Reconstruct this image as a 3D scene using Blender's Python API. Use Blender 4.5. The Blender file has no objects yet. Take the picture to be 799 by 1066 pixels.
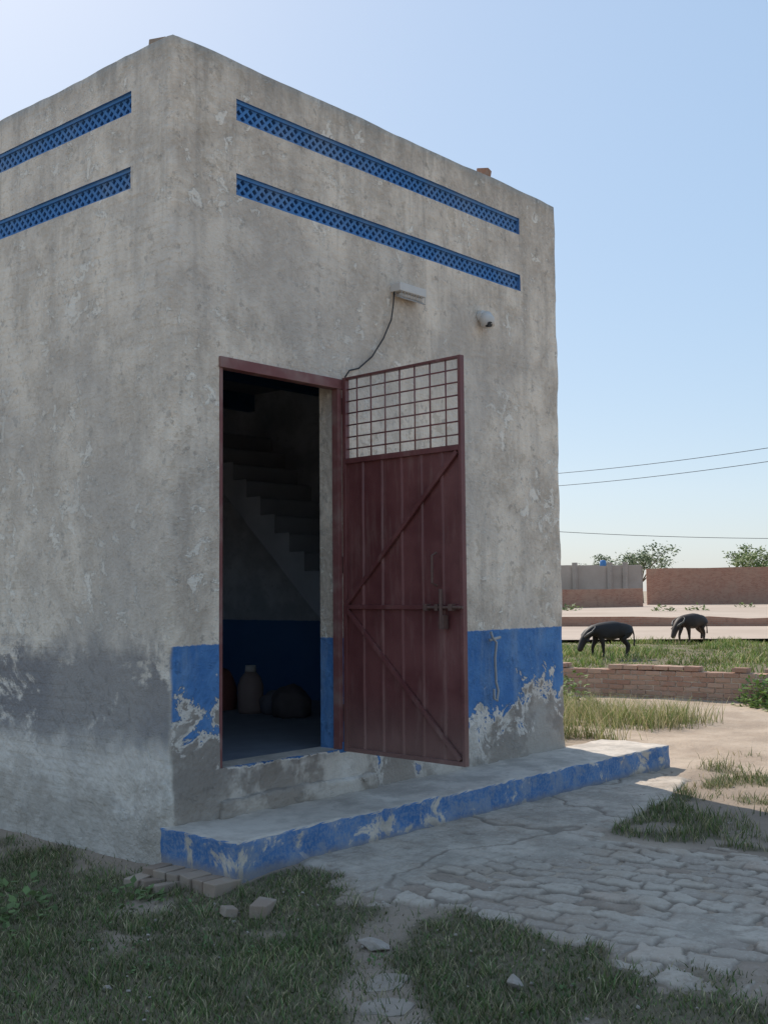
import bpy, bmesh, math, random
import numpy as np
from mathutils import Vector, Matrix
random.seed(7); RNG=np.random.default_rng(11)
scene=bpy.context.scene
# ------------------------------------------------------------ camera data
CX,CY,CZ=-4.4782,-5.6199,1.6
YAW,PIT,ROL,FPX=0.7135,0.0702,-0.0087,1192.9
F2=np.array([math.cos(YAW),math.sin(YAW)]); R2=np.array([math.sin(YAW),-math.cos(YAW)])
def PL(depth,lat,z=0.0):
    p=np.array([CX,CY])+F2*depth+R2*lat
    return (p[0],p[1],z)
W,H,L=4.50,5.168,6.5
DADO=1.28
B0,B1=0.54,3.885
ZB=[(4.766,4.914),(4.2545,4.4024)]
C0=0.42; C1=L-0.42
XD0,XD1,ZD0,ZD1=0.395,1.53,0.496,3.131
WY0,WY1,WZ0,WZ1=3.4,4.5,1.6,2.7      # added window, out of view in the side wall, brightens the room
ZS,S0,S1,SD=0.195,-0.045,5.22,0.648
def _lat(seed):
    return np.random.default_rng(seed).random((256,256))
_L={}
def vn(x,y,seed=0):
    if seed not in _L:_L[seed]=_lat(seed)
    T=_L[seed]
    xi=np.floor(x).astype(int); yi=np.floor(y).astype(int)
    fx=x-xi; fy=y-yi
    fx=fx*fx*(3-2*fx); fy=fy*fy*(3-2*fy)
    a=T[xi%256,yi%256];b=T[(xi+1)%256,yi%256];c=T[xi%256,(yi+1)%256];d=T[(xi+1)%256,(yi+1)%256]
    return (a*(1-fx)+b*fx)*(1-fy)+(c*(1-fx)+d*fx)*fy
def fbm(x,y,seed=0,o=4,r=.5):
    x=np.asarray(x,float);y=np.asarray(y,float)
    s=0;a=1;t=0
    for i in range(o):
        s=s+a*vn(x*2**i+i*17.3,y*2**i+i*9.1,seed+i);t+=a;a*=r
    return s/t
def ss(a,b,x):
    t=np.clip((x-a)/(b-a),0,1); return t*t*(3-2*t)
def link(o,parent=None):
    scene.collection.objects.link(o)
    if parent: o.parent=parent
    return o
def empty(name):
    return link(bpy.data.objects.new(name,None))
def npmesh(name,V,quads=None,tris=None,mat=None,parent=None,smooth=False,cols=None,attrs=None):
    me=bpy.data.meshes.new(name)
    V=np.asarray(V,np.float32)
    me.vertices.add(len(V)); me.vertices.foreach_set('co',V.ravel())
    nq=0 if quads is None else len(quads); nt=0 if tris is None else len(tris)
    loops=[]; 
    if nq: loops.append(np.asarray(quads,np.int32).ravel())
    if nt: loops.append(np.asarray(tris,np.int32).ravel())
    lo=np.concatenate(loops)
    me.loops.add(len(lo)); me.loops.foreach_set('vertex_index',lo)
    st=np.concatenate([np.arange(nq)*4,nq*4+np.arange(nt)*3]).astype(np.int32)
    me.polygons.add(nq+nt); me.polygons.foreach_set('loop_start',st)
    me.update(calc_edges=True); me.validate()
    if smooth: me.polygons.foreach_set('use_smooth',np.ones(len(me.polygons),bool))
    if cols is not None:
        ca=me.color_attributes.new('Col','FLOAT_COLOR','POINT')
        c=np.ones((len(V),4),np.float32); c[:,:3]=cols
        ca.data.foreach_set('color',c.ravel())
    if attrs:
        for k,a in attrs.items():
            at=me.attributes.new(k,'FLOAT','POINT'); at.data.foreach_set('value',np.asarray(a,np.float32).ravel())
    o=bpy.data.objects.new(name,me)
    if mat: me.materials.append(mat)
    return link(o,parent)
def pymesh(name,V,Fc,mat=None,parent=None,smooth=False):
    me=bpy.data.meshes.new(name); me.from_pydata([tuple(v) for v in V],[],Fc); me.update()
    if smooth:
        for p in me.polygons:p.use_smooth=True
    if mat: me.materials.append(mat)
    return link(bpy.data.objects.new(name,me),parent)
BF=[(0,3,2,1),(4,5,6,7),(0,1,5,4),(1,2,6,5),(2,3,7,6),(3,0,4,7)]
def boxv(x0,x1,y0,y1,z0,z1):
    return [(x0,y0,z0),(x1,y0,z0),(x1,y1,z0),(x0,y1,z0),(x0,y0,z1),(x1,y0,z1),(x1,y1,z1),(x0,y1,z1)]
def bevel(o,w=.005,s=2):
    m=o.modifiers.new('b','BEVEL'); m.width=w; m.segments=s; m.limit_method='ANGLE'
    return o
def box(name,x0,x1,y0,y1,z0,z1,mat,parent=None,bv=.004):
    o=pymesh(name,boxv(x0,x1,y0,y1,z0,z1),BF,mat,parent)
    if bv: bevel(o,bv)
    return o
def tube(pts,rad,n=8,cap=True):
    pts=[Vector(p) for p in pts]
    if not hasattr(rad,'__len__'): rad=[rad]*len(pts)
    V=[];Fc=[]
    for i,p in enumerate(pts):
        d=(pts[min(i+1,len(pts)-1)]-pts[max(i-1,0)]).normalized()
        a=d.orthogonal().normalized() if i==0 else (pa-d*pa.dot(d)).normalized()
        pa=a; b=d.cross(a)
        for k in range(n):
            t=2*math.pi*k/n
            V.append(p+(a*math.cos(t)+b*math.sin(t))*rad[i])
    for i in range(len(pts)-1):
        for k in range(n):
            Fc.append((i*n+k,i*n+(k+1)%n,(i+1)*n+(k+1)%n,(i+1)*n+k))
    if cap: Fc.append(tuple(range(n))[::-1]); Fc.append(tuple((len(pts)-1)*n+k for k in range(n)))
    return V,Fc
def merge(parts):
    V=[];Fc=[]
    for v,f in parts:
        o=len(V); V+=[tuple(a) for a in v]; Fc+=[tuple(i+o for i in q) for q in f]
    return V,Fc
class M:
    def __init__(s,name,rough=.85,spec=.25):
        s.m=bpy.data.materials.new(name); s.m.use_nodes=True
        s.t=s.m.node_tree; s.b=s.t.nodes['Principled BSDF']
        s.b.inputs['Roughness'].default_value=rough
        s.b.inputs['Specular IOR Level'].default_value=spec
        tc=s.t.nodes.new('ShaderNodeTexCoord'); s.P=tc.outputs['Object']
        sp=s.t.nodes.new('ShaderNodeSeparateXYZ'); s.t.links.new(s.P,sp.inputs[0])
        s.x,s.y,s.z=sp.outputs
    def set(s,i,v):
        if v is None: return
        if isinstance(v,bpy.types.NodeSocket): s.t.links.new(v,i)
        elif isinstance(v,(tuple,list)) and len(v)==3 and i.type=='RGBA': i.default_value=(*v,1)
        else: i.default_value=v
    def ma(s,op,a,b=None,c=None,clamp=False):
        n=s.t.nodes.new('ShaderNodeMath'); n.operation=op; n.use_clamp=clamp
        s.set(n.inputs[0],a); s.set(n.inputs[1],b); s.set(n.inputs[2],c); return n.outputs[0]
    def mr(s,v,a,b,c=0.,d=1.):
        n=s.t.nodes.new('ShaderNodeMapRange'); n.interpolation_type='SMOOTHSTEP'
        s.set(n.inputs[0],v)
        for k,q in zip((1,2,3,4),(a,b,c,d)): s.set(n.inputs[k],q)
        return n.outputs[0]
    def mix(s,f,a,b,mode='MIX'):
        n=s.t.nodes.new('ShaderNodeMix'); n.data_type='RGBA'; n.blend_type=mode
        s.set(n.inputs[0],f); s.set(n.inputs[6],a); s.set(n.inputs[7],b); return n.outputs[2]
    def noise(s,scale,detail=5,rough=.6,vec=None,dist=0,st=None,off=None):
        v=vec or s.P
        if st or off:
            mp=s.t.nodes.new('ShaderNodeMapping'); s.t.links.new(v,mp.inputs[0])
            if st: mp.inputs['Scale'].default_value=st
            if off: mp.inputs['Location'].default_value=off
            v=mp.outputs[0]
        n=s.t.nodes.new('ShaderNodeTexNoise'); s.t.links.new(v,n.inputs['Vector'])
        n.inputs['Scale'].default_value=scale; n.inputs['Detail'].default_value=detail
        n.inputs['Roughness'].default_value=rough; n.inputs['Distortion'].default_value=dist
        return n.outputs[0]
    def comb(s,x,y,z=0.):
        n=s.t.nodes.new('ShaderNodeCombineXYZ'); s.set(n.inputs[0],x);s.set(n.inputs[1],y);s.set(n.inputs[2],z); return n.outputs[0]
    def brick(s,vec,c1,c2,mo,bw=.24,bh=.08,ms=.012,scale=1):
        n=s.t.nodes.new('ShaderNodeTexBrick'); s.t.links.new(vec,n.inputs['Vector'])
        s.set(n.inputs['Color1'],c1);s.set(n.inputs['Color2'],c2);s.set(n.inputs['Mortar'],mo)
        n.inputs['Scale'].default_value=scale; n.inputs['Mortar Size'].default_value=ms; n.inputs['Mortar Smooth'].default_value=.6
        n.inputs['Brick Width'].default_value=bw; n.inputs['Row Height'].default_value=bh
        return n.outputs
    def attr(s,name,f=True):
        n=s.t.nodes.new('ShaderNodeAttribute'); n.attribute_name=name
        return n.outputs['Fac'] if f else n.outputs['Color']
    def bump(s,h,st=.5,d=.01,nrm=None):
        n=s.t.nodes.new('ShaderNodeBump'); s.set(n.inputs['Height'],h); n.inputs['Strength'].default_value=st; n.inputs['Distance'].default_value=d
        if nrm: s.t.links.new(nrm,n.inputs['Normal'])
        return n.outputs[0]
    def out(s,col=None,rough=None,nrm=None,metal=None):
        s.set(s.b.inputs['Base Color'],col)
        if rough is not None:s.set(s.b.inputs['Roughness'],rough)
        if nrm:s.t.links.new(nrm,s.b.inputs['Normal'])
        if metal is not None:s.b.inputs['Metallic'].default_value=metal
        return s.m
def facade_mat():
    m=M('weathered_plaster',.92,.15)
    n1=m.noise(.9,3,.6); n2=m.noise(3.2,6,.68); n3=m.noise(5,4,.65,st=(1,1,.22)); n4=m.noise(26,3,.7)
    a=m.ma('ADD',m.ma('MULTIPLY',n1,.5),m.ma('MULTIPLY',n2,.5))
    base=m.mix(m.mr(a,.40,.59),(.52,.435,.35),(.84,.72,.585))
    base=m.mix(m.ma('MULTIPLY',m.mr(n3,.45,.66),.55),base,(.45,.385,.32))
    drip=m.noise(7,4,.7,st=(1,1,.06),off=(2,6,0))
    base=m.mix(m.ma('MULTIPLY',m.ma('MULTIPLY',m.mr(drip,.50,.64),m.mr(m.z,2.6,4.9)),.5),base,(.37,.32,.27))
    base=m.mix(m.ma('MULTIPLY',m.mr(n4,.4,.7),.3),base,(.87,.78,.66))
    pk=m.noise(7.5,7,.72,dist=.6); big=m.noise(1.5,2,.5,off=(5,3,1))
    pkm=m.mr(m.ma('ADD',pk,m.ma('MULTIPLY',big,.35)),.76,.79)
    base=m.mix(m.ma('MULTIPLY',pkm,.7),base,(.90,.83,.72))
    pk2=m.noise(5.5,7,.75,dist=.3,off=(3,9,4))
    base=m.mix(m.ma('MULTIPLY',m.mr(pk2,.57,.61),.55),base,(.50,.415,.32))
    dk=m.noise(11,5,.7,off=(1,2,3))
    base=m.mix(m.ma('MULTIPLY',m.mr(dk,.57,.64),.55),base,(.31,.27,.23))
    left=m.mr(m.x,.05,.0)
    zn=m.ma('ADD',m.z,m.ma('MULTIPLY',m.ma('SUBTRACT',n2,.5),.55))
    base=m.mix(m.ma('MULTIPLY',left,.2),base,(.78,.73,.65))
    white=m.ma('MULTIPLY',left,m.mr(zn,1.5,.7))
    base=m.mix(m.ma('MULTIPLY',white,.6),base,m.mix(n4,(.68,.63,.57),(.87,.82,.75)))
    wn=m.noise(1.8,7,.7,dist=.5,off=(7,1,2),st=(1,1,1.5))
    damp=m.ma('MULTIPLY',m.ma('MULTIPLY',m.mr(zn,.50,.78),m.mr(zn,1.38,1.12)),m.mr(wn,.39,.47))
    damp=m.ma('MULTIPLY',damp,left)
    base=m.mix(m.ma('MULTIPLY',damp,.88),base,m.mix(n4,(.14,.135,.145),(.26,.25,.255)))
    low=m.mr(zn,.75,.2)
    ln=m.noise(4,6,.7,off=(2,7,5))
    base=m.mix(m.ma('MULTIPLY',m.ma('MULTIPLY',low,m.mr(ln,.42,.6)),.6),base,(.34,.30,.255))
    st=m.noise(.55,3,.6,off=(9,0,3))
    base=m.mix(m.ma('MULTIPLY',m.mr(st,.48,.64),.4),base,(.48,.435,.39))
    base=m.mix(m.ma('MULTIPLY',m.mr(m.ma('ADD',m.z,m.ma('MULTIPLY',n3,.5)),5.24,5.5),.6),base,(.3,.265,.22))
    front=m.ma('MULTIPLY',m.mr(m.x,.015,.035),m.mr(m.y,.4,.3))
    edge=m.ma('ADD',m.z,m.ma('MULTIPLY',m.ma('SUBTRACT',n4,.5),.03))
    dado=m.ma('MULTIPLY',front,m.mr(edge,DADO+.005,DADO-.005))
    pn=m.noise(3.0,8,.7,dist=.5,off=(4,4,9))
    pillar=m.mr(m.x,.5,.4)
    rt=m.mr(m.x,2.7,4.3)
    sill=m.ma('MULTIPLY',m.mr(m.x,1.9,1.8),m.mr(m.z,.5,.45))
    hb=m.ma('MULTIPLY',m.ma('SUBTRACT',m.ma('SUBTRACT',m.z,.50),m.ma('ADD',m.ma('MULTIPLY',pillar,.28),m.ma('MULTIPLY',rt,.30))),.40)
    pv=m.ma('SUBTRACT',m.ma('ADD',pn,hb),m.ma('MULTIPLY',sill,.2))
    keep=m.mr(pv,.485,.50)
    bl=m.mix(m.mr(n2,.35,.7),(.065,.175,.40),(.12,.26,.50))
    bl=m.mix(m.ma('MULTIPLY',m.mr(n3,.48,.68),.5),bl,(.24,.33,.46))
    bl=m.mix(m.ma('MULTIPLY',m.mr(dk,.6,.66),.5),bl,(.05,.11,.22))
    spec=m.mr(m.noise(9,6,.7,off=(6,6,1)),.66,.68)
    bl=m.mix(m.ma('MULTIPLY',spec,.8),bl,(.6,.58,.54))
    under=m.mix(m.mr(m.noise(1.5,5,.65,off=(8,8,2)),.45,.54),(.27,.235,.205),(.64,.58,.51))
    under=m.mix(m.ma('MULTIPLY',m.ma('MAXIMUM',pillar,m.mr(m.x,3.6,3.9)),.6),under,(.25,.22,.195))
    wedge=m.ma('MULTIPLY',m.mr(pv,.42,.455),m.mr(pv,.5,.48))
    under=m.mix(m.ma('MULTIPLY',wedge,.8),under,(.77,.71,.64))
    under=m.mix(m.ma('MULTIPLY',m.mr(ln,.5,.66),.4),under,(.3,.26,.22))
    base=m.mix(m.ma('MULTIPLY',dado,.9),base,under)
    base=m.mix(m.ma('MULTIPLY',dado,keep),base,bl)
    dust=m.mr(zn,.45,.2)
    base=m.mix(m.ma('MULTIPLY',dust,.4),base,(.42,.355,.29))
    bv=m.brick(m.comb(m.ma('ADD',m.x,m.y),m.z),(1,1,1),(.75,.75,.75),(0,0,0),.24,.082,.018)
    bn=m.mr(n1,.42,.58,.0,1.)
    hh=m.ma('ADD',m.ma('MULTIPLY',m.ma('SUBTRACT',1.,bv[1]),m.ma('MULTIPLY',m.ma('MULTIPLY',bn,.09),m.ma('ADD',left,.35))),m.ma('ADD',m.ma('MULTIPLY',n2,2.1),m.ma('MULTIPLY',n4,.9)))
    hh=m.ma('ADD',hh,m.ma('ADD',m.ma('MULTIPLY',pkm,.18),m.ma('MULTIPLY',m.ma('MULTIPLY',dado,keep),.3)))
    return m.out(base,nrm=m.bump(hh,.85,.016))
MF=facade_mat()
def concrete_mat(name,top=(.56,.49,.415),sideblue=True):
    m=M(name,.9,.2)
    n=m.noise(3,6,.65); f=m.noise(40,3,.7); p=m.noise(6,7,.7,dist=.4)
    c=m.mix(m.mr(n,.38,.62),tuple(v*.76 for v in top),tuple(v*1.12 for v in top))
    c=m.mix(m.ma('MULTIPLY',m.mr(f,.45,.7),.25),c,(.64,.57,.49))
    c=m.mix(m.ma('MULTIPLY',m.mr(p,.57,.66),.45),c,(.34,.29,.24))
    if sideblue:
        g=m.t.nodes.new('ShaderNodeNewGeometry'); s=m.t.nodes.new('ShaderNodeSeparateXYZ'); m.t.links.new(g.outputs['True Normal'],s.inputs[0])
        side=m.mr(s.outputs[2],.35,.2)
        k=m.noise(3.5,8,.68,dist=.5,off=(1,5,2))
        keep=m.mr(k,.40,.46)
        b=m.mix(m.mr(n,.35,.65),(.055,.15,.34),(.11,.22,.42))
        b=m.mix(m.ma('MULTIPLY',m.mr(f,.42,.62),.35),b,(.34,.36,.39))
        b=m.mix(m.ma('MULTIPLY',m.mr(p,.5,.6),.35),b,(.36,.34,.31))
        c=m.mix(m.ma('MULTIPLY',side,keep),c,b)
        c=m.mix(m.ma('MULTIPLY',side,m.ma('MULTIPLY',m.mr(m.ma('ADD',m.z,m.ma('MULTIPLY',p,.12)),.12,.05),.65)),c,(.28,.235,.19))
    h=m.ma('ADD',n,m.ma('MULTIPLY',f,.4))
    return m.out(c,nrm=m.bump(h,.55,.013))
MS=concrete_mat('step_concrete')
MC=concrete_mat('plain_concrete',sideblue=False)
def flat(name,c,rough=.8,var=.3,sc=12,metal=0,dust=None,bump=.3,bd=.003):
    m=M(name,rough,.3)
    n=m.noise(sc,4,.65); n2=m.noise(sc*.2,3,.6)
    col=m.mix(n,tuple(v*(1-var) for v in c),tuple(min(1,v*(1+var)) for v in c))
    if dust: col=m.mix(m.ma('MULTIPLY',m.mr(n2,.42,.68),dust[1]),col,dust[0])
    return m.out(col,nrm=m.bump(n,bump,bd),metal=metal)
MBLUE=flat('blue_paint',(.065,.2,.44),.7,.25,9,dust=((.24,.31,.4),.4))
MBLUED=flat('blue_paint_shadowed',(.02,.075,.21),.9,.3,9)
MMAR=flat('maroon_frame',(.20,.075,.07),.6,.2,20,dust=((.36,.28,.24),.4))
def door_mat():
    m=M('maroon_door_paint',.45,.45)
    n=m.noise(2.2,5,.6); s=m.noise(9,5,.7,st=(1,1,.15)); f=m.noise(60,2,.7)
    c=m.mix(m.mr(n,.35,.65),(.125,.038,.038),(.185,.064,.06))
    c=m.mix(m.ma('MULTIPLY',m.mr(s,.5,.72),.35),c,(.33,.21,.18))
    c=m.mix(m.ma('MULTIPLY',m.mr(m.z,1.0,.45),.35),c,(.34,.25,.21))
    c=m.mix(m.ma('MULTIPLY',m.mr(f,.62,.7),.5),c,(.09,.045,.035))
    return m.out(c,rough=m.mr(n,.3,.7,.32,.55),nrm=m.bump(m.ma('ADD',n,m.ma('MULTIPLY',f,.1)),.25,.006))
MDOOR=door_mat()
MRUST=flat('rusty_steel',(.15,.09,.075),.65,.4,40,metal=.2)
MGREY=flat('grey_metal',(.38,.37,.36),.5,.2,30)
MWHITE=flat('white_plastic',(.6,.57,.53),.5,.12,15,dust=((.35,.31,.27),.3))
MBLACK=flat('black_rubber',(.03,.03,.032),.5,.2,20)
MPIPE=flat('teal_pipe',(.04,.28,.3),.5,.2,20)
def interior_mat():
    m=M('interior_wall',.9,.15)
    n=m.noise(2.5,5,.65); f=m.noise(14,4,.65)
    c=m.mix(m.mr(n,.35,.65),(.38,.40,.43),(.54,.56,.59))
    c=m.mix(m.ma('MULTIPLY',m.mr(f,.55,.68),.4),c,(.3,.31,.33))
    c=m.mix(m.mr(m.ma('ADD',m.z,m.ma('MULTIPLY',f,.02)),1.325,1.31),c,m.mix(n,(.05,.13,.30),(.09,.19,.38)))
    return m.out(c,nrm=m.bump(n,.4,.01))
MINT=interior_mat()
MFLOOR=flat('interior_floor',(.22,.24,.28),.7,.3,5)
MCEIL=flat('ceiling_boards',(.26,.27,.30),.85,.3,6)
MBEAM=flat('blue_beam',(.04,.11,.22),.6,.3,8)
MSTAIR=flat('stair_plaster',(.38,.40,.43),.9,.25,3,dust=((.31,.32,.35),.7))
# ------------------------------------------------------------ BUILDING
bld=empty('brick_utility_building')
def lin(a,b,step,br=()):
    g=np.linspace(a,b,max(2,int(abs(b-a)/step)+1))
    br=[q for q in br]
    keep=[v for v in g if all(abs(v-q)>step*.45 for q in br) or v in (g[0],g[-1])]
    return sorted(set(keep+br))
r=.045
pts=[];nr=[]
def addp(x,y,nx,ny): pts.append((x,y)); nr.append((nx,ny))
for y in reversed(lin(r,L-r,.05,[C0,C1,WY0,WY1])): addp(0,y,-1,0)
for k in range(1,5):
    a=math.pi+ (math.pi/2)*k/5; addp(r+r*math.cos(a),r+r*math.sin(a),math.cos(a),math.sin(a))
for x in lin(r,W-r,.05,[B0,B1,XD0,XD1]): addp(x,0,0,-1)
for k in range(1,5):
    a=1.5*math.pi+(math.pi/2)*k/5; addp(W-r+r*math.cos(a),r+r*math.sin(a),math.cos(a),math.sin(a))
for y in lin(r,L-r,.15): addp(W,y,1,0)
for k in range(1,3):
    a=(math.pi/2)*k/3; addp(W-r+r*math.cos(a),L-r+r*math.sin(a),math.cos(a),math.sin(a))
for x in reversed(lin(r,W-r,.3)): addp(x,L,0,1)
for k in range(1,3):
    a=math.pi/2+(math.pi/2)*k/3; addp(r+r*math.cos(a),L-r+r*math.sin(a),math.cos(a),math.sin(a))
P=np.array(pts); N=np.array(nr); nu=len(P)
Z=np.array(lin(-.35,H,.055,[ZD0,ZD1,WZ0,WZ1]+[v for q in ZB for v in q])); nz=len(Z)
dl=np.r_[0,np.cumsum(np.hypot(*(P[1:]-P[:-1]).T))]
U,ZZ=np.meshgrid(dl,Z,indexing='ij')
dn=.020*(fbm(U*1.1,ZZ*1.1,3)-.5)+.007*(fbm(U*6,ZZ*6,9)-.5)
dn+=.035*np.clip((.9-ZZ)/.9,0,1.3)**1.4
dn-=.018*ss(.55,.65,fbm(U*3,ZZ*3,21))*ss(1.0,.6,ZZ)
cornerness=np.clip(1-np.abs(np.abs(N[:,0])-np.abs(N[:,1])),0,1)[:,None]
dn-=cornerness*.022*ss(.45,.7,fbm(U*0+ZZ*4.5,ZZ*0+U[:,:1]*0+3.3,33))
X=P[:,0:1]+N[:,0:1]*dn; Y=P[:,1:2]+N[:,1:2]*dn
Zd=ZZ.copy(); Zd[:,-1]+=(fbm(dl*2.2,dl*0,55)-.5)*.03; 
V=np.stack([X,Y,Zd],-1)
idx=np.arange(nu*nz).reshape(nu,nz)
def inop(um,zm):
    x,y=um; 
    fr=abs(y)<.02; lf=abs(x)<.02
    for a,b in ZB:
        if a<zm<b and ((fr and B0<x<B1) or (lf and C0<y<C1)): return True
    if lf and WY0<y<WY1 and WZ0<zm<WZ1: return True
    return fr and XD0<x<XD1 and ZD0<zm<ZD1
quads=[]
for i in range(nu):
    i2=(i+1)%nu; um=(P[i]+P[i2])/2
    for j in range(nz-1):
        if inop(um,(Z[j]+Z[j+1])/2): continue
        quads.append((idx[i,j],idx[i2,j],idx[i2,j+1],idx[i,j+1]))
VV=V.reshape(-1,3)
rings=[idx[:,-1]]
off=len(VV); ext=[]
for ins,dz in ((.025,.012),(.12,.016),(.215,.006),(.23,-.02)):
    q=np.stack([np.clip(P[:,0],ins,W-ins),np.clip(P[:,1],ins,L-ins),H+dz+(fbm(dl*2.2,dl*0+ins*9,55)-.5)*.03],-1)
    ext.append(q); rings.append(np.arange(off,off+nu)); off+=nu
q=ext[-1].copy(); q[:,2]=4.0; ext.append(q); rings.append(np.arange(off,off+nu))
for a,b in zip(rings[:-1],rings[1:]):
    for i in range(nu):
        i2=(i+1)%nu; quads.append((a[i],a[i2],b[i2],b[i]))
VV=np.concatenate([VV]+ext)
walls=npmesh('walls',VV,quads=quads,mat=MF,parent=bld,smooth=True)
def reveal(name,sel_u,z0,z1,inn,t,mat):
    js=[j for j in range(nz) if z0-1e-6<=Z[j]<=z1+1e-6]; us=sel_u
    loop=[(i,js[0]) for i in us]+[(us[-1],j) for j in js[1:]]+[(i,js[-1]) for i in us[::-1][1:]]+[(us[0],j) for j in js[::-1][1:-1]]
    A=np.array([V[i,j] for i,j in loop]); B=A.copy()
    if inn=='y': B[:,1]=t
    else: B[:,0]=t
    n=len(A); Fq=[(k,(k+1)%n,(k+1)%n+n,k+n) for k in range(n)]
    pymesh(name,np.concatenate([A,B]),Fq,mat,bld)
fr=[i for i in range(nu) if abs(P[i,1])<1e-6]; lf=[i for i in range(nu) if abs(P[i,0])<1e-6]
reveal('door_reveal',[i for i in fr if XD0-1e-6<=P[i,0]<=XD1+1e-6],ZD0,ZD1,'y',.2,MF)
reveal('added_window_reveal',[i for i in lf if WY0-1e-6<=P[i,1]<=WY1+1e-6],WZ0,WZ1,'x',.2,MF)  # added unseen opening, lets sky light into the interior
for k in range(8):
    yy=WY0+(WY1-WY0)*(k+.5)/8; v,f=tube([(.1,yy,WZ0-.01),(.1,yy,WZ1+.01)],.008,8); pymesh('added_window_bar',v,f,MMAR,bld,True)
for a,b in ZB:
    reveal('band_reveal',[i for i in fr if B0-1e-6<=P[i,0]<=B1+1e-6],a,b,'y',.09,MBLUE)
    reveal('band_reveal',[i for i in lf if C0-1e-6<=P[i,1]<=C1+1e-6],a,b,'x',.09,MBLUE)
def lattice(name,length,a,b,place):
    parts=[]; h=b-a-.03; z0=a+.015; w=.0095
    sp=.072
    k=-h
    while k<length:
        for sgn in (1,-1):
            xa,xb=k,k+h; za,zb=(z0,z0+h) if sgn>0 else (z0+h,z0)
            ta=max(0,(0-xa)/(xb-xa)); tb=min(1,(length-xa)/(xb-xa))
            if tb<=ta: continue
            x0_,x1_=xa+(xb-xa)*ta,xa+(xb-xa)*tb; q0=za+(zb-za)*ta; q1=za+(zb-za)*tb
            nx,nz_=-(q1-q0),(x1_-x0_); ln=math.hypot(nx,nz_) or 1; nx/=ln;nz_/=ln
            yo=.030 if sgn>0 else .0315
            sec=[(x0_+nx*w,q0+nz_*w),(x0_-nx*w,q0-nz_*w),(x1_-nx*w,q1-nz_*w),(x1_+nx*w,q1+nz_*w)]
            v=[place(p[0],yo,p[1]) for p in sec]+[place(p[0],.07,p[1]) for p in sec]
            parts.append((v,[(0,1,2,3),(0,4,5,1),(1,5,6,2),(2,6,7,3),(3,7,4,0)]))
        k+=sp
    for q0,q1,yo in ((a,a+.018,.018),(b-.022,b,.016)):
        v=[place(x,y,z) for (x,y,z) in boxv(0,length,yo,.08,q0,q1)]
        parts.append((v,BF))
    Vv,Ff=merge(parts); pymesh(name,Vv,Ff,MBLUE,bld)
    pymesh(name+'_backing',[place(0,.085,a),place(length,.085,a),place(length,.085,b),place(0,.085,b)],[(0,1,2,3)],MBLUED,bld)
for a,b in ZB:
    lattice('lattice_band',B1-B0,a,b,lambda s,d,z:(B0+s,d,z))
    lattice('lattice_band_side',C1-C0,a,b,lambda s,d,z:(d,C0+s,z))
pymesh('roof',[(.2,.2,4.02),(W-.2,.2,4.02),(W-.2,L-.2,4.02),(.2,L-.2,4.02)],[(0,1,2,3)],MC,bld)
x0,x1,y0,y1,z0,z1=.2,W-.2,.2,L-.2,.47,3.85
pymesh('interior_walls',[(x0,y0,z0),(x1,y0,z0),(x1,y1,z0),(x0,y1,z0),(x0,y0,z1),(x1,y0,z1),(x1,y1,z1),(x0,y1,z1),
  (XD0,y0,z0),(XD1,y0,z0),(XD0,y0,ZD1),(XD1,y0,ZD1),(XD0,y0,z1),(XD1,y0,z1),
  (x0,WY0,z0),(x0,WY1,z0),(x0,WY0,z1),(x0,WY1,z1),(x0,WY0,WZ0),(x0,WY1,WZ0),(x0,WY0,WZ1),(x0,WY1,WZ1)],
  [(1,2,6,5),(2,3,7,6),(0,8,12,4),(9,1,5,13),(10,11,13,12),(0,4,16,14),(15,17,7,3),(14,18,19,15),(20,16,17,21)],MINT,bld)
pymesh('interior_floor',[(x0,y0,z0),(x1,y0,z0),(x1,y1,z0),(x0,y1,z0)],[(0,1,2,3)],MFLOOR,bld)
pymesh('ceiling',[(x0,y0,z1),(x1,y0,z1),(x1,y1,z1),(x0,y1,z1)],[(0,1,2,3)],MCEIL,bld)
for yb in (1.3,2.6,3.9,5.2): box('ceiling_beam',x0,x1,yb,yb+.1,3.66,3.849,MBEAM,bld,.005)
box('door_threshold',XD0+.002,XD1-.002,.01,.215,.40,.497,MC,bld,.006)
n=15; rise=.19; run=.205; ys=.75
prof=[]
for k in range(n):
    prof.append((ys+k*run,z0+k*rise)); prof.append((ys+k*run,z0+(k+1)*rise))
prof.append((ys+n*run,z0+n*rise))
poly=prof+[(ys+n*run+.02,z0+n*rise-.2)]+[(ys+.25,z0)]
npp=len(poly)
Vs=[(3.35,a,b) for a,b in poly]+[(x1-.003,a,b) for a,b in poly]
Fs=[(k,(k+1)%npp,(k+1)%npp+npp,k+npp) for k in range(npp)]
bevel(pymesh('staircase',Vs,Fs+[tuple(range(npp))],MSTAIR,bld),.012,2)
v,f=tube([(2.9,3.22,.9),(2.9,3.22,3.84)],.025,10); pymesh('interior_pipe',v,f,MPIPE,bld,True)
fw=.045
box('door_frame',XD0+.001,XD0+fw-.018,-.004,.055,ZD0,ZD1-.002,MMAR,bld,.003)
box('door_frame',XD1-fw+.018,XD1+.012,-.012,.05,ZD0,ZD1-.002,MMAR,bld,.003)
box('door_frame',XD0-.005,XD1+.03,-.018,.06,ZD1-.06,ZD1+.012,MMAR,bld,.003)
dl_=empty('steel_door'); dl_.parent=bld
th=-1.6393; dl_.location=(1.56,-.02,0); dl_.rotation_euler=(0,0,th)
DL,DT,DB,DG=1.131,3.153,.482,2.545
def dbox(n,a,b,c,d,e,g,m=MDOOR,bv=.003): return box(n,a,b,c,d,e,g,m,dl_,bv)
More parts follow.
